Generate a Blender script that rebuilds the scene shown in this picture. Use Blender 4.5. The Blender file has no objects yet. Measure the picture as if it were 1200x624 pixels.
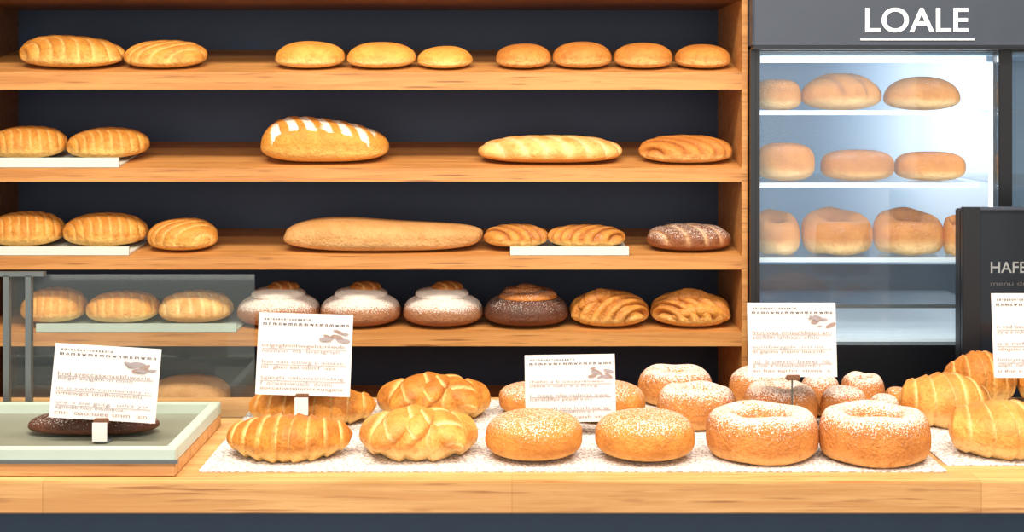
import bpy, bmesh, math, random
import numpy as np
from mathutils import Vector, Matrix, Euler
random.seed(4)
sc=bpy.context.scene
try:
    sc.view_settings.view_transform='Standard'; sc.view_settings.look='None'
    sc.view_settings.exposure=0.0
except Exception: pass
F=1500.0; YH=120.0; CT=0.90; H=CT+0.445
def X(px,D): return (px-600.0)*D/F
def Z(py,D): return H+(YH-py)*D/F
def L(r,g,b):
    f=lambda c:(c/255/12.92) if c/255<=.04045 else ((c/255+.055)/1.055)**2.4
    return (f(r),f(g),f(b),1)
# ---------------------------------------------------------------- materials
class NT:
    def __init__(s,name):
        s.m=bpy.data.materials.new(name); s.m.use_nodes=True; s.t=s.m.node_tree
        s.b=s.t.nodes['Principled BSDF']; s.out=s.t.nodes['Material Output']
    def n(s,typ,**kw):
        nd=s.t.nodes.new(typ)
        for k,v in kw.items():
            if k.startswith('_'): setattr(nd,k[1:],v)
            else:
                nd.inputs[k.replace('__',' ')].default_value=v
        return nd
    def l(s,a,b): s.t.links.new(a,b)
    def mix(s,fac,a,b,mode='MIX'):
        nd=s.t.nodes.new('ShaderNodeMixRGB'); nd.blend_type=mode
        for inp,v in ((nd.inputs[0],fac),(nd.inputs[1],a),(nd.inputs[2],b)):
            if hasattr(v,'links'): s.l(v,inp)
            else: inp.default_value=v
        return nd.outputs[0]
    def math(s,op,a,b=0.0,c=None,clamp=False):
        nd=s.t.nodes.new('ShaderNodeMath'); nd.operation=op; nd.use_clamp=clamp
        for i,v in enumerate((a,b) if c is None else (a,b,c)):
            if hasattr(v,'links'): s.l(v,nd.inputs[i])
            else: nd.inputs[i].default_value=v
        return nd.outputs[0]
    def ramp(s,v,lo,hi):
        nd=s.t.nodes.new('ShaderNodeMapRange'); nd.clamp=True; nd.interpolation_type='SMOOTHSTEP'
        s.l(v,nd.inputs[0]); nd.inputs[1].default_value=lo; nd.inputs[2].default_value=hi
        return nd.outputs[0]
def plain(name,col,rough=.5,metal=0.,var=.06,emit=0,scale=30,coat=0):
    t=NT(name); tc=t.n('ShaderNodeTexCoord'); nz=t.n('ShaderNodeTexNoise',Scale=scale,Detail=4.0)
    t.l(tc.outputs['Object'],nz.inputs['Vector'])
    c2=tuple(max(0,c*(1-var*3)) for c in col[:3])+(1,)
    c=t.mix(nz.outputs[0],col,c2); t.l(c,t.b.inputs['Base Color'])
    t.b.inputs['Roughness'].default_value=rough; t.b.inputs['Metallic'].default_value=metal
    t.b.inputs['Coat Weight'].default_value=coat
    if emit:
        t.b.inputs['Emission Color'].default_value=col; t.b.inputs['Emission Strength'].default_value=emit
    return t.m
def wood(name,c1,c2,c3,rough=.45,sc_=1.0,plank=False):
    t=NT(name); tc=t.n('ShaderNodeTexCoord'); mp=t.n('ShaderNodeMapping'); t.l(tc.outputs['Object'],mp.inputs[0])
    mp.inputs['Scale'].default_value=(1.6*sc_,22*sc_,30*sc_)
    nz=t.n('ShaderNodeTexNoise',Scale=2.2,Detail=8.0,Roughness=.62,Distortion=.6); t.l(mp.outputs[0],nz.inputs['Vector'])
    mp2=t.n('ShaderNodeMapping'); t.l(tc.outputs['Object'],mp2.inputs[0]); mp2.inputs['Scale'].default_value=(6*sc_,150*sc_,150*sc_)
    n2=t.n('ShaderNodeTexNoise',Scale=1.5,Detail=3.0); t.l(mp2.outputs[0],n2.inputs['Vector'])
    c=t.mix(t.ramp(nz.outputs[0],.35,.65),c1,c2)
    c=t.mix(t.ramp(n2.outputs[0],.55,.75),c,c3)
    mp4=t.n('ShaderNodeMapping'); t.l(tc.outputs['Object'],mp4.inputs[0]); mp4.inputs['Scale'].default_value=(9,26,60)
    vk=t.n('ShaderNodeTexVoronoi',Scale=.8); t.l(mp4.outputs[0],vk.inputs['Vector'])
    c=t.mix(t.math('MULTIPLY',t.ramp(vk.outputs['Distance'],.16,.03),.6),c,c3)
    if plank:
        mp3=t.n('ShaderNodeMapping'); t.l(tc.outputs['Object'],mp3.inputs[0])
        br=t.n('ShaderNodeTexBrick',Scale=1.0); t.l(mp3.outputs[0],br.inputs['Vector'])
        br.inputs['Mortar Size'].default_value=.0006; br.inputs['Brick Width'].default_value=.55; br.inputs['Row Height'].default_value=.045
        br.inputs['Color1'].default_value=(1,1,1,1); br.inputs['Color2'].default_value=(.86,.82,.76,1); br.inputs['Mortar'].default_value=(.7,.6,.5,1)
        c=t.mix(.8,c,br.outputs[0],'MULTIPLY')
    t.l(c,t.b.inputs['Base Color'])
    t.b.inputs['Roughness'].default_value=rough
    bp=t.n('ShaderNodeBump',Strength=.12,Distance=.002); t.l(n2.outputs[0],bp.inputs['Height']); t.l(bp.outputs[0],t.b.inputs['Normal'])
    return t.m
def bread(name,base,dark,pale,groove,sugar=0.0,sugar_sc=520,rough=.55,top=.5,coat=0.0,spots=.5,belly=.28):
    """crust: pale belly, baked darker top, groove attribute, sugar dusting"""
    t=NT(name); tc=t.n('ShaderNodeTexCoord'); geo=t.n('ShaderNodeNewGeometry')
    oi=t.n('ShaderNodeObjectInfo')
    addv=t.n('ShaderNodeVectorMath'); t.l(tc.outputs['Object'],addv.inputs[0]); t.l(oi.outputs['Location'],addv.inputs[1])
    nz=t.n('ShaderNodeTexNoise',Scale=28.0,Detail=5.0,Roughness=.6); t.l(addv.outputs[0],nz.inputs['Vector'])
    nm=t.n('ShaderNodeTexNoise',Scale=95.0,Detail=4.0,Roughness=.65); t.l(addv.outputs[0],nm.inputs['Vector'])
    nf=t.n('ShaderNodeTexNoise',Scale=260.0,Detail=3.0); t.l(addv.outputs[0],nf.inputs['Vector'])
    sg=t.n('ShaderNodeSeparateXYZ'); t.l(tc.outputs['Generated'],sg.inputs[0])
    c=t.mix(t.math('MULTIPLY',t.ramp(nz.outputs[0],.38,.66),spots),base,dark)
    c=t.mix(t.math('MULTIPLY',t.ramp(sg.outputs[2],.40,1.0),top),c,dark)
    bz=t.math('ADD',sg.outputs[2],t.math('MULTIPLY',nz.outputs[0],.15))
    c=t.mix(t.ramp(bz,belly+.22,belly-.05),c,pale)
    at=t.n('ShaderNodeAttribute',_attribute_name='groove'); 
    c=t.mix(at.outputs['Fac'],c,groove)
    c=t.mix(t.math('MULTIPLY',t.ramp(nm.outputs[0],.48,.68),.38),c,dark)
    c=t.mix(t.math('MULTIPLY',t.ramp(nf.outputs[0],.45,.7),.20),c,dark)
    if sugar>0:
        ns=t.n('ShaderNodeTexNoise',Scale=float(sugar_sc),Detail=2.0,Roughness=.7); t.l(addv.outputs[0],ns.inputs['Vector'])
        sn=t.n('ShaderNodeSeparateXYZ'); t.l(geo.outputs['Normal'],sn.inputs[0])
        up=t.ramp(sn.outputs[2],-.35,.9)
        v=t.math('ADD',ns.outputs[0],t.math('MULTIPLY',up,.42*sugar))
        v=t.math('ADD',v,t.math('MULTIPLY',nz.outputs[0],.18))
        m=t.math('MULTIPLY',t.ramp(v,.80,.93),.8)
        c=t.mix(m,c,L(244,236,228))
    t.l(c,t.b.inputs['Base Color'])
    t.b.inputs['Roughness'].default_value=rough; t.b.inputs['Coat Weight'].default_value=coat; t.b.inputs['Coat Roughness'].default_value=.4
    t.b.inputs['Specular IOR Level'].default_value=.3
    bp=t.n('ShaderNodeBump',Strength=.7,Distance=.0025)
    hh=t.math('ADD',nf.outputs[0],t.math('MULTIPLY',nz.outputs[0],1.5)); hh=t.math('ADD',hh,t.math('MULTIPLY',nm.outputs[0],1.2)); t.l(hh,bp.inputs['Height']); t.l(bp.outputs[0],t.b.inputs['Normal'])
    return t.m
def glass(name,tint,gloss=.08,haze=0.0,hazecol=(.8,.9,1,1)):
    t=NT(name); t.t.nodes.remove(t.b)
    tr=t.n('ShaderNodeBsdfTransparent',Color=tint); gl=t.n('ShaderNodeBsdfGlossy',Roughness=.03)
    lw=t.n('ShaderNodeLayerWeight',Blend=.25)
    m=t.n('ShaderNodeMixShader'); t.l(t.math('MULTIPLY_ADD',lw.outputs['Fresnel'],.6,gloss*.3),m.inputs[0])
    t.l(tr.outputs[0],m.inputs[1]); t.l(gl.outputs[0],m.inputs[2])
    o=m.outputs[0]
    if haze>0:
        df=t.n('ShaderNodeBsdfDiffuse',Color=hazecol); m2=t.n('ShaderNodeMixShader',Fac=haze)
        t.l(o,m2.inputs[1]); t.l(df.outputs[0],m2.inputs[2]); o=m2.outputs[0]
    t.l(o,t.out.inputs[0]); return t.m

W_SHELF=wood('shelf_wood',L(208,148,84),L(186,124,64),L(144,92,48))
W_DARK=wood('side_wood',L(140,94,56),L(112,74,44),L(84,56,34))
W_CNT=wood('counter_wood',L(220,172,114),L(202,148,92),L(168,116,70),plank=True)
NAVY=plain('navy_paint',L(44,60,86),.6)
NAVY2=plain('navy_counter_front',L(42,66,92),.55)
BLACK=plain('black_metal',L(20,22,28),.35)
HEADER=plain('charcoal_header',L(64,72,86),.4)
WHITE=plain('white_letter',L(245,248,250),.5,var=.01,emit=.25)
TRAYW=plain('white_enamel',L(216,220,212),.35,var=.02)
FRAME=plain('pale_aluminium',L(196,210,198),.35,var=.03,metal=.1)
GREYM=plain('grey_metal',L(120,128,130),.35,metal=.6)
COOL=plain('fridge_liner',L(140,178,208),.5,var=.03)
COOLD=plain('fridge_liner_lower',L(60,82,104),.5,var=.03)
LED=plain('led_diffuser',(.9,.96,1,1),.5,var=0,emit=6)
FSHELF=plain('fridge_shelf_white',L(225,238,246),.4,var=0,emit=.35)
PAPER=plain('card_paper',L(224,218,215),.7,var=.015)
INK=plain('ink_dark',L(70,62,66),.7); INKL=plain('ink_light',L(160,148,150),.7); INKB=plain('ink_brown',L(158,134,124),.7)
CLIP=plain('clip_brown',L(120,80,55),.5)
GLASS=glass('clear_glass',(.96,.985,.98,1),.08,.025,(.75,.88,.88,1))
FGLASS=glass('fridge_glass',(.97,.99,1,1),.06,.03,(.75,.88,1,1))
CASEF=plain('case_tray_grey',L(130,132,116),.4,var=.05)
FLOORM=plain('floor_tile',L(120,112,104),.5); WALLM=plain('wall_paint',L(70,74,84),.8); WALLS=plain('wall_side_paint',L(190,184,176),.8); CEILM=plain('ceiling_paint',L(235,230,222),.8)
def painted_glow():  # fridge interior glow painted into liner colour and emission, brightest upper right
    t=NT('liner_painted_glow'); tc=t.n('ShaderNodeTexCoord'); s=t.n('ShaderNodeSeparateXYZ'); t.l(tc.outputs['Object'],s.inputs[0])
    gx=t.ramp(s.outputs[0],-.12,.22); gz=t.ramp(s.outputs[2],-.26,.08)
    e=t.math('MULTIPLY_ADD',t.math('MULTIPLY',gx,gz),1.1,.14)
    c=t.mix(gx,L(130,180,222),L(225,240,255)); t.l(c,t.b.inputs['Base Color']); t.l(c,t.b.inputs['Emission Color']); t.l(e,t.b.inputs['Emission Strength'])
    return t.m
GLOWPAINT=painted_glow()
def matmat():
    t=NT('speckled_paper'); tc=t.n('ShaderNodeTexCoord')
    v=t.n('ShaderNodeTexVoronoi',Scale=260.0); t.l(tc.outputs['Object'],v.inputs['Vector'])
    n=t.n('ShaderNodeTexNoise',Scale=90.0,Detail=3.0); t.l(tc.outputs['Object'],n.inputs['Vector'])
    a=t.math('ADD',v.outputs['Distance'],t.math('MULTIPLY',n.outputs[0],.5))
    c=t.mix(t.ramp(a,.6,.98),L(230,224,220),L(168,158,154)); t.l(c,t.b.inputs['Base Color']); t.b.inputs['Roughness'].default_value=.8
    return t.m
MATM=matmat()
GOLD=bread('crust_golden',L(234,170,80),L(202,122,42),L(242,202,126),L(246,205,130))
GOLDR=bread('crust_ridged',L(222,152,64),L(166,94,30),L(238,190,108),L(244,200,124),coat=.05,top=.55)
ORNG=bread('crust_orange',L(212,140,64),L(166,92,34),L(230,178,108),L(156,84,34))
ORNGS=bread('crust_orange_dusted',L(210,134,58),L(166,90,32),L(226,170,98),L(100,56,30),sugar=.4)
PALE=bread('crust_pale',L(214,162,104),L(178,122,64),L(222,180,124),L(235,200,150),rough=.65)
FLOUR=bread('crust_floured_score',L(226,156,66),L(188,110,38),L(236,182,98),L(252,242,224))
LONGM=bread('crust_light_loaf',L(238,192,118),L(208,136,60),L(218,150,72),L(250,220,164),top=.1,spots=.8)
BROWN=bread('crust_brown',L(136,78,44),L(88,48,28),L(156,96,58),L(214,164,116),sugar=.50,coat=.1)
CHOC=bread('crust_dark_roll',L(96,56,38),L(62,34,26),L(116,70,48),L(206,146,88),sugar=.38,coat=.1)
SUGAR=bread('sugared_bun_crust',L(214,144,66),L(172,98,36),L(238,184,106),L(186,106,44),sugar=.52,rough=.65,belly=.2)
SUGARD=bread('sugared_donut_crust',L(206,134,66),L(160,90,38),L(232,174,104),L(208,142,78),sugar=.76,rough=.65,belly=.2)
SUGARH=bread('heavily_sugared_crust',L(170,116,78),L(132,88,60),L(176,124,86),L(190,110,50),sugar=.92,sugar_sc=600,rough=.7,belly=.0)
CROI=bread('croissant_crust',L(220,148,60),L(150,78,22),L(240,194,112),L(248,210,138),coat=.12,top=.5,spots=.65)
CROIL=bread('croissant_crust_light',L(230,164,82),L(184,106,38),L(244,202,130),L(248,218,156),coat=.12,top=.35,spots=.65)
SCROLL=bread('scroll_pastry_crust',L(216,146,64),L(158,86,30),L(236,188,108),L(150,80,30),sugar=.25,coat=.15,top=.2,spots=.5)
PRETZ=bread('twist_crust',L(214,142,62),L(150,80,28),L(236,188,110),L(246,204,132),sugar=.2,coat=.12)
CREAM=bread('cream_icing',L(240,232,222),L(228,216,204),L(236,226,216),L(240,232,226),rough=.6)
FBUN=bread('fridge_bun_crust',L(228,150,70),L(190,108,38),L(242,194,128),L(150,84,40),sugar=.35,rough=.6)
# ---------------------------------------------------------------- mesh helpers
col=sc.collection
def obj(name,me,mat=None,loc=(0,0,0),parent=None,smooth=False):
    o=bpy.data.objects.new(name,me); col.objects.link(o); o.location=loc
    if mat: me.materials.append(mat)
    if smooth:
        for p in me.polygons: p.use_smooth=True
    if parent: o.parent=parent
    return o
def empty(name,loc=(0,0,0)):
    e=bpy.data.objects.new(name,None); col.objects.link(e); e.location=loc; e.empty_display_size=.05; return e
def box(name,x0,x1,y0,y1,z0,z1,mat,parent=None,bev=.0,rise=0.0):
    """world-space box; rise lifts the back edge (tilted board)"""
    cx,cy,cz=(x0+x1)/2,(y0+y1)/2,(z0+z1)/2
    bm=bmesh.new(); bmesh.ops.create_cube(bm,size=1)
    for v in bm.verts:
        v.co=Vector((v.co.x*(x1-x0),v.co.y*(y1-y0),v.co.z*(z1-z0)))
        if rise: v.co.z+=rise*(v.co.y/(y1-y0)+.5)
    if bev>0: bmesh.ops.bevel(bm,geom=bm.edges[:],offset=bev,segments=2,affect='EDGES')
    me=bpy.data.meshes.new(name); bm.to_mesh(me); bm.free()
    px,py,pz=(parent.location if parent else (0,0,0))
    return obj(name,me,mat,(cx-px,cy-py,cz-pz),parent)
def cyl(name,loc,r,h,mat,parent=None,seg=24):
    bm=bmesh.new(); bmesh.ops.create_cone(bm,cap_ends=True,segments=seg,radius1=r,radius2=r,depth=h)
    me=bpy.data.meshes.new(name); bm.to_mesh(me); bm.free(); return obj(name,me,mat,loc,parent)
def spow(a,p): return np.sign(a)*np.abs(a)**p
def lumps(x,y,z,seed,f=2.2):
    r=np.random.RandomState(seed); s=0
    for i in range(5):
        k=r.uniform(-f,f,3)*(1+i*.4); p=r.uniform(0,6.28); s=s+np.sin(k[0]*x+k[1]*y+k[2]*z+p)/(1+i*.5)
    return s/3
def surf(V,G,wu=True):
    nu,nv,_=V.shape; vs=V.reshape(-1,3); fs=[]
    for i in range(nu if wu else nu-1):
        i2=(i+1)%nu
        for j in range(nv-1):
            fs.append((i*nv+j,i2*nv+j,i2*nv+j+1,i*nv+j+1))
    return vs,fs,G.reshape(-1)
def make(name,parts,loc,rot=0,tilt=0.0):
    vs=[];fs=[];gs=[];mi=[];mats=[];off=0
    for v,f,g,m in parts:
        if m not in mats: mats.append(m)
        vs.append(v); gs.append(g); fs+= [tuple(a+off for a in q) for q in f]; mi+=[mats.index(m)]*len(f); off+=len(v)
    vs=np.concatenate(vs); gs=np.concatenate(gs)
    R=np.array(Matrix.Rotation(rot,3,'Z')); vs=vs@R.T
    if tilt: vs=vs@np.array(Matrix.Rotation(tilt,3,'X')).T
    me=bpy.data.meshes.new(name); me.from_pydata(vs.tolist(),[],fs)
    a=me.attributes.new('groove','FLOAT','POINT'); a.data.foreach_set('value',np.clip(gs,0,1).astype(np.float32))
    for m in mats: me.materials.append(m)
    me.polygons.foreach_set('material_index',mi)
    bm=bmesh.new(); bm.from_mesh(me); bmesh.ops.remove_doubles(bm,verts=bm.verts,dist=1e-5); bmesh.ops.recalc_face_normals(bm,faces=bm.faces)
    bm.to_mesh(me); bm.free()
    for p in me.polygons: p.use_smooth=True
    o=bpy.data.objects.new(name,me); col.objects.link(o); o.location=loc; return o
def ell(mat,w,d,h,ex=2.2,ez=2.4,flat=.55,fn=None,seed=0,lump=.03,off=(0,0,0),nu=150,nv=80,warp=None):
    th=np.linspace(0,2*np.pi,nu,endpoint=False)[:,None]; ph=np.linspace(0,np.pi,nv)[None,:]
    sp=spow(np.sin(ph),2/ez)
    x=spow(np.cos(th),2/ex)*sp; y=spow(np.sin(th),2/ex)*sp; z=spow(np.cos(ph),2/ez)*np.ones_like(th)
    z=np.where(z<0,z*flat,z); s=1+lump*lumps(x,y,z,seed); g=np.zeros_like(x)
    if fn:
        ds,g=fn(x,y,z,th+0*ph); s=s+ds
    zz=(z*np.where(z>0,s,1)+flat)/(1+flat)
    xx,yy,zz=x*s,y*s,np.maximum(zz,0)
    if warp: xx,yy,zz=warp(xx,yy,zz)
    V=np.stack([xx*w/2+off[0],yy*d/2+off[1],zz*h+off[2]],-1)
    v,f,g=surf(V,g); return v,f,g,mat
def ridges(k,slant,amp=.09,wid=3,ph=0,lim=1.0):
    def fn(x,y,z,th):
        u=x*k+slant*y+ph; a=np.abs(np.sin(np.pi*u)); top=np.clip(z*2.5+.4,0,1)
        return amp*(a**.6-.7)*np.clip(z*2+.6,0,1),((1-a)**wid)*top*.9
    return fn
def arcs(k=4.5,cx=-1.3,cy=-.6,amp=.06,wid=2.5,g=.7,cz=0.0,zs=.6,low=.6):
    def fn(x,y,z,th):
        u=np.sqrt((x-cx)**2+(1.1*(y-cy))**2+(zs*(z-cz))**2)*k; a=np.abs(np.sin(np.pi*u)); top=np.clip(z*2.5+.4+(low-.6)*2,0,1)
        return amp*(a**.6-.7)*np.clip(z*2+low,0,1),((1-a)**wid)*top*g
    return fn
def stripes(k,slant,wid=.5,xl=.8,yl=.6):
    def fn(x,y,z,th):
        u=(x*k+slant*y+.5)%1.0; m=(u<wid)*(np.abs(x)<xl)*(np.abs(y)<yl)*(z>.15)
        return -.03*m,m*1.0
    return fn
def dimple(depth=.25,rad=.35,gr=.4):
    def fn(x,y,z,th):
        r=np.sqrt(x*x+y*y); q=np.exp(-(r/rad)**2)*(z>0)
        return -depth*q,gr*np.exp(-(r/(rad*.7))**2)*(z>0)
    return fn
def spiral(n=2.2,amp=.08):
    def fn(x,y,z,th):
        r=np.sqrt(x*x+y*y); a=np.abs(np.sin(th*.5+np.pi*n*r)); m=(z>.0)
        return amp*(a-.7)*m, ((1-a)**1.5)*m
    return fn
def ring(mat,w,d,h,hole=.3,seed=0,lump=.02,nu=120,nv=48,pw=.85,fl=.65,g=.5):
    th=np.linspace(0,2*np.pi,nu,endpoint=False)[:,None]; ph=np.linspace(0,2*np.pi,nv)[None,:]
    R=(1+hole)/2; r=(1-hole)/2
    s=1+lump*2*np.sin(3*th+seed)*.6+lump*np.sin(7*th+seed*2)
    cr=spow(np.cos(ph),pw); cz=spow(np.sin(ph),pw); cz=np.where(cz<0,cz*fl,cz)
    rr=R+r*cr*s; x=rr*np.cos(th); y=rr*np.sin(th); z=(cz*(.98+.04*np.sin(4*th+seed))+fl)/(1+fl)
    V=np.stack([x*w/2,y*d/2,np.maximum(z,0)*h],-1); G=np.exp(-((rr-hole)/.12)**2)*g
    v,f,g=surf(V,G); return v,f,g,mat
def sweep(mat,path,rad,n=110,m=40,seg=0,amp=.12,slant=.25,flat=.75,mirror=True,grv=.8):
    t=np.linspace(0,1,n); P=np.array([path(a) for a in t]); T=np.gradient(P,axis=0); T/=np.linalg.norm(T,axis=1)[:,None]+1e-9
    up=np.array([0,0,1.0]); S=np.cross(T,up); S/=np.linalg.norm(S,axis=1)[:,None]+1e-9; U=np.cross(S,T)
    an=np.linspace(0,2*np.pi,m,endpoint=False); V=np.zeros((m,n,3)); G=np.zeros((m,n))
    r=np.array([rad(a) for a in t])
    for i,a in enumerate(an):
        q=np.abs(t-.5)*2 if mirror else t
        rr=r.copy()
        if seg:
            u=(q*seg+slant*math.cos(a)*seg*.25+slant*math.sin(a)*.3)%1.0 if not mirror else (q*seg*.5+slant*math.cos(a)*.5+.5)%1.0
            ease=np.minimum(1,u/.18)
            rr=rr*(1+amp*((1-u)*ease-.4))
            G[i]=grv*np.clip(1-np.abs(u-.03)/.16,0,1)**1.5*np.clip(math.sin(a)+.5,0,1)
        V[i]=P+ (S*math.cos(a)+U*math.sin(a)*flat)*rr[:,None]
    v,f,g=surf(V,G)
    return v,f,g,mat
def fit(parts,w,d,h,flatten=.12):
    A=np.concatenate([p[0] for p in parts]); mn=A.min(0); mx=A.max(0); out=[]
    for v,f,g,m in parts:
        u=(v-mn)/(mx-mn); z=np.maximum(u[:,2]-flatten,0)/(1-flatten)
        v=np.stack([(u[:,0]-.5)*w,(u[:,1]-.5)*d,z*h],-1); out.append((v,f,g,m))
    return out
def croissant_p(mat,bend=.25,seg=7,fat=.30,end=.12,slant=.35,amp=.22,pw=.75,end2=None,grv=.8):
    end2=end if end2 is None else end2
    return [sweep(mat,lambda t:(t-.5,-bend*(1-(2*t-1)**2)+bend,0.0),
        lambda t:fat*((end+(end2-end)*t)+(1-(end+(end2-end)*t))*max(0,math.sin(math.pi*t))**pw)*(min(1,min(t,1-t)/.06+.0)**.5),seg=seg,slant=slant,amp=amp,flat=.85,n=200,m=56,grv=grv)]
def knot_p(mat,seed=0):
    p=croissant_p(mat,bend=.22,seg=5,fat=.27,end=.45,pw=.6)
    def lobe(x0,y0,z0,x1,y1,z1,R):
        return sweep(mat,lambda t:(x0+(x1-x0)*t,y0+(y1-y0)*t,z0+(z1-z0)*t+.08*math.sin(math.pi*t)),
          lambda t:R*max(0,math.sin(math.pi*t))**.5,seg=3,mirror=False,amp=.15,slant=.5,flat=.75,n=70)
    p.append(lobe(-.38,-.22,-.05,.12,.12,.16,.19)); p.append(lobe(.42,-.20,-.05,-.02,.16,.12,.18)); p.append(lobe(-.12,-.28,-.03,.16,.05,.20,.13))
    return p
# ---------------------------------------------------------------- room
box('floor',-2.3,2.6,-2.6,3.0,-.05,0,FLOORM)
box('wall_back',-2.3,2.6,3.0,3.08,0,2.85,WALLM)
box('wall_left',-2.38,-2.3,-2.6,3.08,0,2.85,WALLS)
box('wall_right',2.6,2.68,-2.6,3.08,0,2.85,WALLS)
box('ceiling',-2.38,2.68,-2.6,3.08,2.85,2.93,CEILM)
box('baseboard_back',-2.3,2.6,2.985,3.0,0,.1,WALLS)
# ---------------------------------------------------------------- shelving unit
SF=2.24; SB=2.50; XL=-.964; XR=.402
su=empty('shelving_unit',((XL+XR)/2,(SF+SB)/2,0))
box('back_panel',XL,XR,SB,SB+.012,.0,1.80,NAVY,su)
box('side_panel_left',XL-.014,XL,SF,SB+.012,0,1.80,W_DARK,su)
box('side_panel_right',XR,XR+.010,SF,SB+.012,0,1.80,W_SHELF,su)
box('top_board',XL,XR,SF,SB,H+.180,H+.205,W_DARK,su)
box('toe_kick',XL,XR,SF+.03,SF+.04,0,.08,NAVY,su)
shelves=[(85,.050,.030),(197,.038,.024),(300,.022,.024),(390,.004,.024)]
SH=[]
for i,(py,rise,th) in enumerate(shelves):
    zf=Z(py,SF); SH.append((zf,rise)); 
    box('shelf_board_%d'%(i+1),XL,XR,SF,SB,zf-th,zf,W_SHELF,su,rise=rise)
box('shelf_board_5',XL,XR,SF,SB,H-.575,H-.553,W_SHELF,su)
box('shelf_board_6',XL,XR,SF,SB,.38,.402,W_SHELF,su)
def ssup(i,D): zf,r=SH[i]; return zf+r*(D-SF)/(SB-SF)
def sdim(x0,x1,top,d,i,back=.012):
    Dc=SF+back+d/2; w=(x1-x0)*Dc/F; sup=ssup(i,Dc); T=Z(top,Dc)-sup; t=(top-YH)/F; h=T-(d/2*t)**2/max(T,.02)
    tl=math.atan(SH[i][1]/(SB-SF))
    return w,h,(X((x0+x1)/2,Dc),Dc,sup+.0005),tl
def sl(name,mat,x0,x1,top,i,d=.1,back=.012,rot=0,zo=0,**kw):
    w,h,loc,tl=sdim(x0,x1,top,d,i,back); loc=(loc[0],loc[1],loc[2]+zo)
    return make(name,[ell(mat,w,d,h-zo,**kw)],loc,rot,tl)
# shelf 1
def lop(x,y,z): return x,y*(1+.08*np.sin(2*x)),z*(1-.10*x)
sl('ridged_loaf',GOLDR,27,144,43,0,d=.11,fn=arcs(3.6,-1.6,-.9,.12),seed=1,lump=.07,warp=lop)
sl('ridged_loaf',GOLDR,147,240,49,0,d=.10,fn=arcs(3.4,-1.5,.8,.11),seed=2,lump=.07)
for k,(a,b,t,m) in enumerate([(323,405,49,GOLD),(407,487,50,GOLD),(489,553,55,GOLD),(581,645,52,ORNG),(648,716,50,ORNG),(719,788,51,ORNG),(791,856,53,ORNG)]):
    sl('bread_roll',m,a,b,t,0,d=.095,seed=10+k,lump=.04,ex=2.1,ez=2.3,flat=.5)
# shelf 2
def tray(name,x0,x1,hh,depth,mat,i,D0=None):
    D0=D0 or SF+.001; slope=SH[i][1]/(SB-SF); z0=ssup(i,D0)+.0008
    e=empty(name,((X(x0,D0)+X(x1,D0))/2,D0+depth/2,z0))
    a,b=X(x0,D0),X(x1,D0)
    box('tray_base',a,b,D0,D0+depth,z0,z0+.003,mat,e,rise=slope*depth)
    box('lip_front',a,b,D0,D0+.005,z0+.003,z0+hh,mat,e)
    return e
tray('serving_tray',-38,139,.017,.17,TRAYW,1)
tray('serving_tray',-38,151,.015,.17,TRAYW,2)
tray('serving_tray',598,737,.015,.15,TRAYW,2)
sl('ridged_loaf',GOLDR,-10,79,149,1,d=.11,back=.02,zo=.006,fn=arcs(4.6,-1.4,-.9,.07,2.5,.6),seed=3,lump=.05)
sl('ridged_loaf',GOLDR,81,173,151,1,d=.11,back=.02,zo=.006,fn=arcs(4.6,-1.4,-.9,.07,2.5,.6),seed=4,lump=.05)
def taper(x,y,z):
    k=1-.22*np.clip(x,-1,1); return x,y*(1-.12*x),z*np.clip(k,.75,1.15)/1.12
sl('scored_loaf',FLOUR,308,456,134,1,d=.13,fn=stripes(3.6,.9,.5,.82,.8),seed=5,ex=2.8,ez=2.6,lump=.04,warp=taper)
sl('oval_loaf',LONGM,560,727,160,1,d=.11,fn=ridges(3.4,.9,.06,2),seed=6,ex=2.6)
sl('braided_loaf',ORNG,750,856,160,1,d=.10,fn=ridges(2.4,1.8,.18,2),seed=7,ex=2.3)
# shelf 3
sl('ridged_loaf',GOLDR,-12,75,249,2,d=.11,back=.02,zo=.006,fn=arcs(4.6,-1.4,-.9,.07,2.5,.6),seed=8,lump=.05)
sl('ridged_loaf',GOLDR,77,173,251,2,d=.11,back=.02,zo=.006,fn=arcs(4.6,-1.4,-.9,.07,2.5,.6),seed=9,lump=.05)
sl('ridged_loaf',GOLDR,175,254,257,2,d=.10,fn=arcs(4.,-1.4,.9,.08),seed=12,lump=.05)
def bag(x,y,z): return x,y*(1+.12*np.cos(x*3.1+.6)),z*(1-.10*np.cos(x*2.6-1.2)*1.0)/1.02
sl('baguette',PALE,336,566,257,2,d=.095,ex=4.2,ez=2.6,flat=.8,lump=.05,seed=21,warp=bag)
sl('twisted_pastry',SCROLL,568,641,264,2,d=.085,back=.02,zo=.006,fn=ridges(2.2,1.5,.2,1.6),seed=22,lump=.06)
sl('twisted_pastry',SCROLL,643,731,265,2,d=.085,back=.02,zo=.006,fn=ridges(2.8,-1.5,.2,1.6),seed=23,lump=.06)
sl('dark_scored_roll',BROWN,758,856,263,2,d=.10,fn=ridges(2.2,.8,.12,2.2),seed=14)
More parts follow.
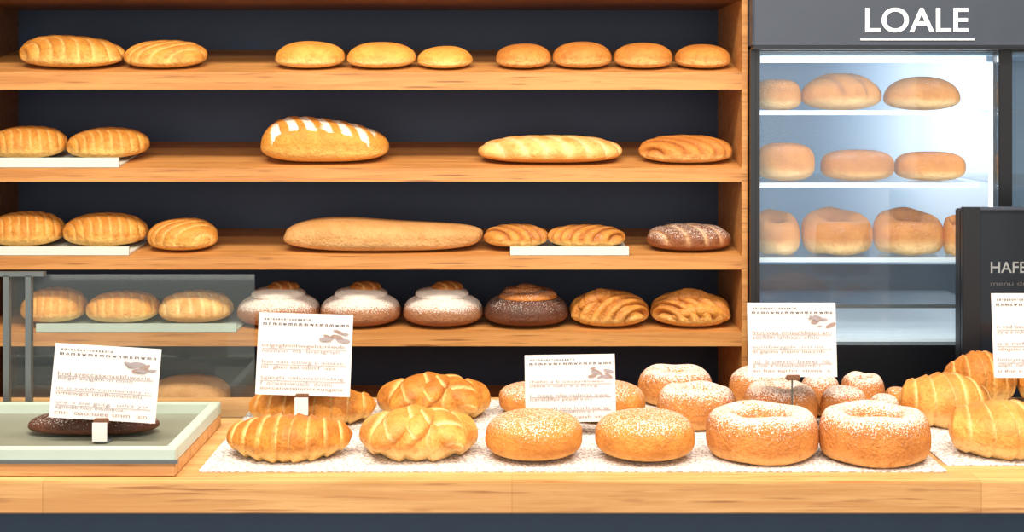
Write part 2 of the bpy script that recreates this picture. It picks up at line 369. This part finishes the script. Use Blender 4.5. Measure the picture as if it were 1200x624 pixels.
# shelf 4
tray('glass_bread_tray',42,277,.014,.20,FRAME,3)
sl('ridged_loaf',GOLD,28,101,338,3,d=.12,back=.02,zo=.006,fn=arcs(4,-1.5,-.9,.05),seed=31)
sl('ridged_loaf',GOLD,103,186,341,3,d=.12,back=.02,zo=.006,fn=arcs(4,-1.5,-.9,.05),seed=32)
sl('ridged_loaf',LONGM,188,272,341,3,d=.12,back=.02,zo=.006,fn=ridges(3,1.3,.06),seed=33)
for k,(a,b) in enumerate([(279,374),(376,470),(472,566)]):
    w,h,loc,tl=sdim(a,b,333,.135,3)
    P=[ell(SUGARH,w,.135,h*.80,ex=2,ez=2.5,flat=.6,seed=40+k,lump=.03),
       ell(CREAM,w*.66,.135*.66,h*.24,ez=2.6,flat=.3,seed=50+k,off=(0,0,h*.68),lump=.06),
       ell(PRETZ,w*.38,.05,h*.22,seed=60+k,off=(.008,.005,h*.84),flat=.3,fn=ridges(1.3,1,.15))]
    make('cream_bun',P,loc,0,tl)
w,h,loc,tl=sdim(568,666,334,.135,3)
make('spiral_chocolate_bun',[ell(CHOC,w,.135,h*.82,ez=2.4,flat=.6,seed=44),ell(ORNGS,w*.70,.135*.70,h*.36,ez=2.2,flat=.3,seed=45,off=(0,0,h*.62),fn=spiral(1.6,.12)),
   ell(ORNGS,w*.26,.035,h*.16,seed=46,off=(0,0,h*.88),flat=.3)],loc,0,tl)
# knotted pastries: fanned body with folded strands over it
def fold(x0,y0,z0,x1,y1,z1,R,b=.1):
    return sweep(SCROLL,lambda t:(x0+(x1-x0)*t,y0+(y1-y0)*t,z0+(z1-z0)*t+b*math.sin(math.pi*t)),
      lambda t:R*max(0,math.sin(math.pi*t))**.5,seg=4,mirror=False,amp=.12,slant=.5,flat=.8,n=90,grv=.4)
w,h,loc,tl=sdim(668,760,336,.125,3)
make('knotted_pastry',fit([ell(SCROLL,1,.9,.50,fn=arcs(3.0,1.05,-1.0,.22,1.8,.55,-.3,.9,1.0),seed=71,lump=.07),
   fold(-.42,-.25,.30,.12,-.05,.42,.15),fold(-.1,-.30,.20,.42,-.22,.12,.16)],w,.125,h,0),loc,0,tl)
w,h,loc,tl=sdim(762,856,336,.125,3)
make('knotted_pastry',fit([ell(SCROLL,1,.9,.46,fn=arcs(3.0,-1.15,-.9,.22,1.8,.55,-.3,.9,1.0),seed=73,lump=.07),
   fold(-.44,-.10,.26,.25,-.12,.40,.14),fold(-.30,-.34,.16,.46,-.26,.14,.14,.12)],w,.125,h,0),loc,0,tl)
# low loaf behind case
make('oval_loaf',[ell(PALE,.145,.11,.055,seed=70)],(X(222,2.33),2.33,H-.5525))
# ---------------------------------------------------------------- counter
CB=1.93
cn=empty('service_counter',(0,1.7,0))
box('counter_top',-1.6,1.6,1.5,CB,CT-.038,CT,W_CNT,cn,bev=.002)
box('counter_front',-1.58,1.58,1.53,1.55,.08,CT-.038,NAVY2,cn)
box('counter_side_left',-1.58,-1.56,1.55,CB-.02,.08,CT-.038,NAVY2,cn); box('counter_side_right',1.56,1.58,1.55,CB-.02,.08,CT-.038,NAVY2,cn)
box('counter_plinth',-1.55,1.55,1.57,CB-.04,0,.08,BLACK,cn)
def mat_(name,x0,x1,y0,y1):
    bm=bmesh.new(); pts=[]
    def edge(ax,ay,bx,by):
        Ln=math.hypot(bx-ax,by-ay); k=max(4,int(Ln/.004))
        nx,ny=(by-ay)/Ln,-(bx-ax)/Ln
        for i in range(k):
            t=i/k; s=.0012*abs(math.sin(t*Ln/.016*math.pi)); pts.append((ax+(bx-ax)*t+nx*s,ay+(by-ay)*t+ny*s))
    edge(x0,y0,x1,y0); edge(x1,y0,x1,y1); edge(x1,y1,x0,y1); edge(x0,y1,x0,y0)
    f=bm.faces.new([bm.verts.new((p[0],p[1],0)) for p in pts])
    r=bmesh.ops.extrude_face_region(bm,geom=[f]); 
    for g in r['geom']:
        if isinstance(g,bmesh.types.BMVert): g.co.z+=.0015
    bmesh.ops.recalc_face_normals(bm,faces=bm.faces)
    me=bpy.data.meshes.new(name); bm.to_mesh(me); bm.free(); return obj(name,me,MATM,(0,0,CT+.0003))
mat_('paper_mat',-.376,.522,1.538,1.905)
mat_('paper_mat',.532,1.05,1.565,1.905)
MT=CT+.0018
def cdim(x0,x1,top,bot,d):
    Df=(H-MT)*F/(bot-YH); Dc=Df+d/2*.92; w=(x1-x0)*Dc/F; T=Z(top,Dc)-MT; t=(top-YH)/F; h=T-(d/2*t)**2/T
    return w,h,(X((x0+x1)/2,Dc),Dc,MT+.0002)
def cl(name,mat,x0,x1,top,bot,d=.12,rot=0,kind='ell',hole=.3,**kw):
    w,h,loc=cdim(x0,x1,top,bot,d)
    p=[ring(mat,w,d,h*1.03,hole=hole,**kw)] if kind=='ring' else [ell(mat,w,d,h,**kw)]
    return make(name,p,loc,rot)
def cc(name,parts,x0,x1,top,bot,d,fl=.12,rot=0):
    w,h,loc=cdim(x0,x1,top,bot,d); return make(name,fit(parts,w,d,h,fl),loc,rot)
cc('croissant',croissant_p(CROI,bend=.16,seg=9,fat=.24,end=.3,amp=.18),263,411,484,547,.088)
cc('croissant',croissant_p(CROI,bend=.12,seg=9,fat=.22,end=.35,amp=.18),289,440,452,505,.085)
cc('knotted_croissant',knot_p(CROIL),420,560,473,547,.115)
cc('knotted_croissant',knot_p(CROI),441,575,435,500,.105)
bun=dict(ex=2.05,ez=2.7,flat=.75,lump=.035)
dd=dimple(.07,.4,0)
cl('sugared_bun',SUGAR,568,684,480,548,.110,seed=80,fn=dd,**bun)
cl('sugared_bun',SUGAR,698,815,480,549,.110,seed=81,fn=dd,**bun)
cl('sugared_donut',SUGARD,827,958,478,549,.125,kind='ring',hole=.42,seed=1)
cl('sugared_donut',SUGARD,960,1088,478,552,.125,kind='ring',hole=.42,seed=2)
cl('sugared_donut',SUGARD,770,863,452,508,.090,kind='ring',hole=.2,seed=3)
cl('sugared_donut',SUGARD,872,958,450,506,.090,kind='ring',hole=.2,seed=4)
cl('sugared_bun',SUGAR,584,662,448,492,.095,seed=82,**bun)
cl('sugared_bun',SUGAR,664,757,446,500,.095,seed=83,**bun)
cl('sugared_donut',SUGARD,748,835,431,480,.090,kind='ring',hole=.2,seed=5)
cl('sugared_donut',SUGARD,855,936,433,480,.090,kind='ring',hole=.2,seed=6)
cl('sugared_bun',SUGARD,938,984,438,492,.060,seed=84,**bun)
cl('sugared_donut',SUGARD,986,1036,440,486,.075,kind='ring',hole=.2,seed=7)
cl('sugared_bun',SUGARD,962,1016,452,506,.055,seed=87,**bun)
cl('sugared_bun',SUGARD,1018,1054,462,502,.045,seed=88,**bun)
cl('sugared_bun',SUGAR,1038,1066,454,482,.045,seed=85,**bun)
# croissants, right
ca=dict(seg=7,amp=.10,slant=.55,grv=.65)
cc('croissant',croissant_p(CROIL,bend=.18,fat=.34,end=.55,end2=.12,pw=.85,**ca),1056,1164,436,507,.105)
cc('croissant',croissant_p(CROI,bend=.20,fat=.34,end=.2,end2=.4,pw=.8,**ca),1108,1192,411,480,.085)
cc('croissant',croissant_p(CROIL,bend=.16,fat=.36,end=.6,end2=.2,pw=.7,**ca),1112,1248,468,545,.115)
cc('croissant',croissant_p(CROI,bend=.20,fat=.30,end=.5,end2=.3,pw=.6,**ca),1194,1300,418,480,.085)
# ---------------------------------------------------------------- left display case on counter
cs=empty('glass_display_case',(-.65,1.65,CT))
cx0,cx1,cy0,cy1=-1.05,-.400,1.52,1.76; zb=CT+.0005
box('wood_base',cx0,cx1,cy0,cy1,zb,zb+.016,W_CNT,cs,bev=.001)
z1=zb+.016; z2=CT+.033
box('frame_front',cx0,cx1,cy0,cy0+.014,z1,z2,FRAME,cs,bev=.001); box('frame_back',cx0,cx1,cy1-.012,cy1,z1,z2,FRAME,cs,bev=.001)
box('frame_right',cx1-.014,cx1,cy0+.014,cy1-.012,z1,z2,FRAME,cs,bev=.001)
box('frame_front_lower',cx0,cx1+.004,cy0-.004,cy0+.0,z1,z1+.004,GREYM,cs)
box('tray_floor',cx0,cx1-.014,cy0+.014,cy1-.012,z1,z1+.003,CASEF,cs)
box('tray_gasket',cx0,cx1-.014,cy0+.014,cy0+.02,z1+.003,z2-.003,GREYM,cs)
gy=1.80
box('glass_back',X(36,gy),X(298,gy),gy,gy+.005,zb,Z(322,gy),GLASS,cs)
box('top_rail',X(-60,gy),X(52,gy),gy-.004,gy+.008,Z(324,gy),Z(319,gy),GREYM,cs)
for i,px in enumerate((8,34)):
    box('post_%d'%(i+1),X(px,gy)-.004,X(px,gy)+.004,gy-.004,gy+.006,zb,Z(323,gy),GREYM,cs)
box('glass_left',X(8,gy),X(34,gy),gy,gy+.004,zb,Z(324,gy),GLASS,cs)
D=1.645; make('dark_baguette_roll',[ell(CHOC,.165,.055,.028,seed=90,lump=.04,ex=2.6)],(X(110,D),D,z1+.0035))
# ---------------------------------------------------------------- signs
def textmesh(s,name,parent,x0,x1,zc,hh,mat,y,bold=0.0):
    cu=bpy.data.curves.new(name,'FONT'); cu.body=s; cu.size=1; cu.extrude=0.0; cu.offset=bold
    o=bpy.data.objects.new('tmp',cu); col.objects.link(o)
    dg=bpy.context.evaluated_depsgraph_get(); me=bpy.data.meshes.new_from_object(o.evaluated_get(dg)); bpy.data.objects.remove(o)
    A=np.array([v.co[:] for v in me.vertices]); mn=A.min(0); mx=A.max(0)
    for v in me.vertices:
        u=(v.co.x-mn[0])/(mx[0]-mn[0]); w=(v.co.y-mn[1])/(mx[1]-mn[1])
        v.co=Vector((x0+(x1-x0)*u,y,zc+hh*(w-.5)))
    me.name=name; return obj(name,me,mat,(0,0,0),parent)
def rnd(n): return ''.join(random.choice('abcdefghinorstuvwxy     eaimn') for _ in range(n))
def sign(xl,xr,pt,pb,D,yaw=0,lean=-.10,roll=0,base=MT,tag=False):
    w=(xr-xl)*D/F; h=(pb-pt)*D/F; cx=X((xl+xr)/2,D); zb=Z(pb,D)
    e=empty('price_sign',(cx,D,base+.0))
    c=empty('card_pivot',(0,0,zb-base)); c.parent=e; c.rotation_euler=(lean,roll,yaw)
    b=bmesh.new(); bmesh.ops.create_cube(b,size=1)
    for v in b.verts: v.co=Vector((v.co.x*w,v.co.y*.0012,(v.co.z+.5)*h))
    me=bpy.data.meshes.new('card'); b.to_mesh(me); b.free(); obj('card',me,PAPER,(0,0,0),c)
    y=-.0012
    textmesh('o o e o a o o o e c o o o a o e o','heading_1',c,-w*.44,w*.05,h*.925,h*.024,INK,y,.03)
    textmesh('m n m n w m n m m w n m n m w m n','heading_2',c,-w*.45,w*.46,h*.865,h*.032,INK,y,.02)
    for k,zc in enumerate((.60,.535,.40,.335,.21,.145,.08)):
        textmesh(rnd(22)+'.','line_%d'%k,c,-w*.45,w*(.44 if k%2==0 else random.uniform(.2,.4)),h*zc,h*.052,INKL if k%3 else INKB,y,.0)
    for k,zc in enumerate((.565,.37,.175)):
        bx=bmesh.new(); bmesh.ops.create_cube(bx,size=1)
        for v in bx.verts: v.co=Vector((v.co.x*w*.9,v.co.y*.0002+y,v.co.z*.0006+h*zc))
        m2=bpy.data.meshes.new('rule'); bx.to_mesh(m2); bx.free(); obj('rule_%d'%k,m2,INKL,(0,0,0),c)
    for k in range(9):
        bx=bmesh.new(); bmesh.ops.create_circle(bx,cap_ends=True,segments=14,radius=1)
        a=random.uniform(-.5,.5); px=random.uniform(.2,.46)*w; pz=random.uniform(.66,.80)*h; r1=random.uniform(.03,.08)*w
        for v in bx.verts:
            q=Vector((v.co.x*r1,v.co.y*r1*.3,0)); v.co=Vector((min(px+q.x*math.cos(a)-q.y*math.sin(a),w*.495),y-.0001*k,pz+q.x*math.sin(a)+q.y*math.cos(a)))
        m2=bpy.data.meshes.new('leaf'); bx.to_mesh(m2); bx.free(); obj('print_leaf_%d'%k,m2,INKB if k%2 else INKL,(0,0,0),c)
    hs=zb-base
    cyl('stem',(0,.004,hs/2+.004),.0012,hs+.008,GREYM,e,10); cyl('foot',(0,.004,.0012),.011,.0022,GREYM,e,28)
    box('clip',cx-.009,cx+.009,D-.005,D+.005,zb-.004,zb+.003,CLIP,e,bev=.001)
    if tag: box('price_tab',cx-.009,cx+.009,D-.010,D-.008,zb-.024,zb-.001,PAPER,e)
    return e
sign(57,182,407,493,1.60,yaw=.0,roll=.06,base=z1+.0035,tag=True)
sign(299,410,369,464,1.715,roll=.03,tag=True)
sign(616,722,417,495,1.70,roll=-.015)
sign(877,981,356,442,1.70)
sign(1165,1265,345,443,1.72,roll=.0)
# ---------------------------------------------------------------- display fridge
FD=2.22; FB=2.72; fx0,fx1=.414,1.32; o0,o1=.430,.845; p0,p1=.868,1.30
fr=empty('display_fridge',((fx0+fx1)/2,(FD+FB)/2,0))
zt=H+.26; zh=Z(60,FD); zl=Z(405,FD)
box('header',fx0,fx1,FD-.02,FB,Z(55,FD-.02),zt,HEADER,fr,bev=.003)
box('header_trim',fx0,fx1,FD-.022,FD,Z(58,FD-.02),Z(55,FD-.02)-.0005,BLACK,fr)
box('top_frame',fx0,fx1,FD,FD+.03,zh,Z(58,FD),BLACK,fr)
box('body_back',fx0,fx1,FB-.02,FB,0,zh,BLACK,fr); box('side_left',fx0,fx0+.008,FD,FB-.02,0,zh,BLACK,fr); box('side_right',fx1-.012,fx1,FD,FB-.02,0,zh,BLACK,fr)
box('stile_left',fx0+.008,o0,FD,FD+.03,zl,zh,BLACK,fr,bev=.001); box('stile_middle',o1,p0,FD,FD+.03,zl,zh,BLACK,fr,bev=.001); box('stile_right',p1,fx1-.012,FD,FD+.03,zl,zh,BLACK,fr)
box('lower_body',fx0+.008,fx1-.012,FD,FB-.02,.06,zl,BLACK,fr,bev=.002); box('plinth',fx0+.02,fx1-.02,FD+.03,FB-.02,0,.06,GREYM,fr)
box('vent_grille',o0,p1,FD-.004,FD-.0005,.12,.26,GREYM,fr)
ib=FB-.10
box('liner_back_panel',fx0+.01,.985,ib,ib+.01,Z(310,ib),zh-.001,GLOWPAINT,fr); box('liner_back_b',.985,fx1-.012,ib,ib+.01,Z(310,ib),zh-.001,COOL,fr); box('liner_back_lower',fx0+.01,fx1-.012,ib,ib+.01,zl+.001,Z(310,ib),COOLD,fr)
box('liner_left',fx0+.009,fx0+.013,FD+.03,ib,zl+.001,zh-.001,COOL,fr)
box('liner_top',fx0+.013,fx1-.012,FD+.03,ib,zh-.006,zh-.001,COOL,fr)
box('liner_floor',fx0+.013,fx1-.012,FD+.03,ib,zl+.0005,zl+.006,FSHELF,fr)
box('led_strip_top',o0+.01,o1-.01,FD+.034,FD+.046,zh-.018,zh-.008,LED,fr)
box('led_strip_side',o1+.001,o1+.010,FD+.035,FD+.05,zl+.16,zh-.02,LED,fr)
FS=[]
for i,py in enumerate((130,215,303,357)):
    D=2.27; z=Z(py,D); FS.append(z)
    box('glass_shelf_%d'%(i+1),fx0+.014,o1-.018,D,ib-.025,z-.003,z,FGLASS,fr); box('shelf_rail_%d'%(i+1),fx0+.014,o1-.018,D-.006,D-.0002,z-.006,z+.001,FSHELF if i<3 else GREYM,fr)
    if i<3: box('shelf_led_%d'%(i+1),fx0+.02,o1-.02,D+.002,D+.010,z-.007,z-.0032,LED,fr)
    box('glass_shelf_b%d'%(i+1),p0,fx1-.02,D,ib-.025,z-.003,z,FGLASS,fr)
box('door_glass_left',o0,o1,FD+.006,FD+.010,zl,zh,FGLASS,fr); box('door_glass_right',p0,p1,FD+.006,FD+.010,zl,zh,FGLASS,fr)
def ftext(s,name,x0,x1,pt,pb,D,mat,par,bold=0.0):
    o=textmesh(s,name,None,X(x0,D),X(x1,D),(Z(pt,D)+Z(pb,D))/2,Z(pt,D)-Z(pb,D),mat,D,bold)
    o.parent=par; o.location=-par.location; return o
t=ftext('LOALE','sign_letters',1014,1135,9,38,FD-.0215,WHITE,fr,.012)
box('sign_underline',X(1008,FD-.02),X(1141,FD-.02),FD-.0225,FD-.0205,Z(47.3,FD-.02),Z(45.3,FD-.02),WHITE,fr)
def fb(name,x0,x1,top,i,mat=FBUN,d=.12,front=.02,rg=False,**kw):
    Dc=2.27+front+d/2; w=(x1-x0)*Dc/F; T=Z(top,Dc)-FS[i]; t=(top-YH)/F; h=T-(d/2*t)**2/T
    if rg:
        # ring rises toward the back so the hole faces the customer
        v,f,g,m=ring(mat,w,d,h,hole=.22,seed=kw.get('seed',0),pw=.9,fl=1.0,lump=.03,g=.9)
        k=v[:,1]/(d/2); v=v.copy(); v[:,2]*= (1+.24*k)/1.24*1.04
        p=[(v,f,g,m)]
    else: p=[ell(mat,w,d,h,**kw)]
    return make(name,p,(X((x0+x1)/2,Dc),Dc,FS[i]+.0005))
b2=dict(ex=2.3,ez=2.9,flat=.8,lump=.03)
fb('chilled_bun',884,937,93,0,seed=101,**b2); fb('chilled_bun',939,1032,86,0,seed=102,ex=2.1,ez=2.1,flat=.5,fn=ridges(1.5,.8,.06)); fb('chilled_bun',1036,1124,90,0,seed=103,ex=2.1,ez=2.2,flat=.5)
fb('chilled_bun',886,953,168,1,seed=104,**b2); fb('chilled_bun',963,1046,176,1,seed=105,mat=ORNGS,**b2); fb('chilled_bun',1050,1128,178,1,seed=106,**b2)
fb('chilled_ring_bun',884,937,246,2,seed=107,rg=True); fb('chilled_ring_bun',939,1021,244,2,seed=108,rg=True); fb('chilled_ring_bun',1023,1104,244,2,seed=109,rg=True); fb('chilled_ring_bun',1106,1134,252,2,seed=110,rg=True,d=.06)
# ---------------------------------------------------------------- black panel at right, behind counter
KD=2.03; kx0=X(1128,KD); kx1=1.25; kz=Z(243,KD)
kc=empty('black_menu_stand',((kx0+kx1)/2,KD+.02,0))
box('panel_body',kx0,kx1,KD+.01,KD+.035,0.02,kz-.004,BLACK,kc,bev=.002)
box('panel_foot',kx0-.0,kx1,KD-.04,KD+.09,0,.0199,BLACK,kc)
box('front_frame_left',kx0,kx0+.028,KD,KD+.0098,0.02,kz,BLACK,kc,bev=.001); box('front_frame_top',kx0+.028,kx1,KD,KD+.0098,kz-.005,kz,HEADER,kc,bev=.001)
box('front_glass',kx0+.028,kx1,KD+.004,KD+.0095,.3,kz-.005,plain('smoked_glass',L(32,38,46),.1),kc)
ftext('HAFE FE','panel_letters',1161,1226,307,320,KD+.0035,plain('grey_letter',L(150,155,158),.5),kc,.01)
ftext('menu drinks','panel_sub_letters',1161,1222,330,335,KD+.0035,plain('dim_letter',L(90,90,92),.5),kc)
# ---------------------------------------------------------------- lights
def ceil_lamp(x,y,sx,sy,power,colr=(1,.91,.77)):
    e=empty('ceiling_light',(x,y,2.6))
    box('housing',x-sx/2-.02,x+sx/2+.02,y-sy/2-.02,y+sy/2+.02,2.60,2.66,WHITE,e)
    box('hanger',x-.01,x+.01,y-.01,y+.01,2.66,2.85,GREYM,e)
    ld=bpy.data.lights.new('lamp','AREA'); ld.shape='RECTANGLE'; ld.size=sx; ld.size_y=sy; ld.energy=power; ld.color=colr
    lo=bpy.data.objects.new('lamp',ld); col.objects.link(lo); lo.parent=e; lo.location=(0,0,-.008)
ceil_lamp(-.55,1.15,1.1,.35,40); ceil_lamp(.75,1.15,1.1,.35,38)
ceil_lamp(0,.1,2.2,.3,46,(1,.93,.82))
ld=bpy.data.lights.new('window_daylight','AREA'); ld.shape='RECTANGLE'; ld.size=4.4; ld.size_y=2.2; ld.energy=60; ld.color=(1,.96,.9)
lo=bpy.data.objects.new('window_daylight',ld); col.objects.link(lo); lo.location=(0,-2.5,1.6); lo.rotation_euler=(math.radians(90),0,0)
w=bpy.data.worlds.new('World'); sc.world=w; w.use_nodes=True; w.node_tree.nodes['Background'].inputs[0].default_value=(1,.96,.9,1); w.node_tree.nodes['Background'].inputs[1].default_value=.65
# ---------------------------------------------------------------- camera
cam=bpy.data.cameras.new('camera'); co=bpy.data.objects.new('camera',cam); col.objects.link(co); sc.camera=co
cam.sensor_width=36; cam.sensor_fit='HORIZONTAL'; cam.lens=45; co.location=(0,0,H); co.rotation_euler=(math.radians(90),0,0)
cam.shift_y=-(312-YH)/1200.0; cam.clip_start=.05
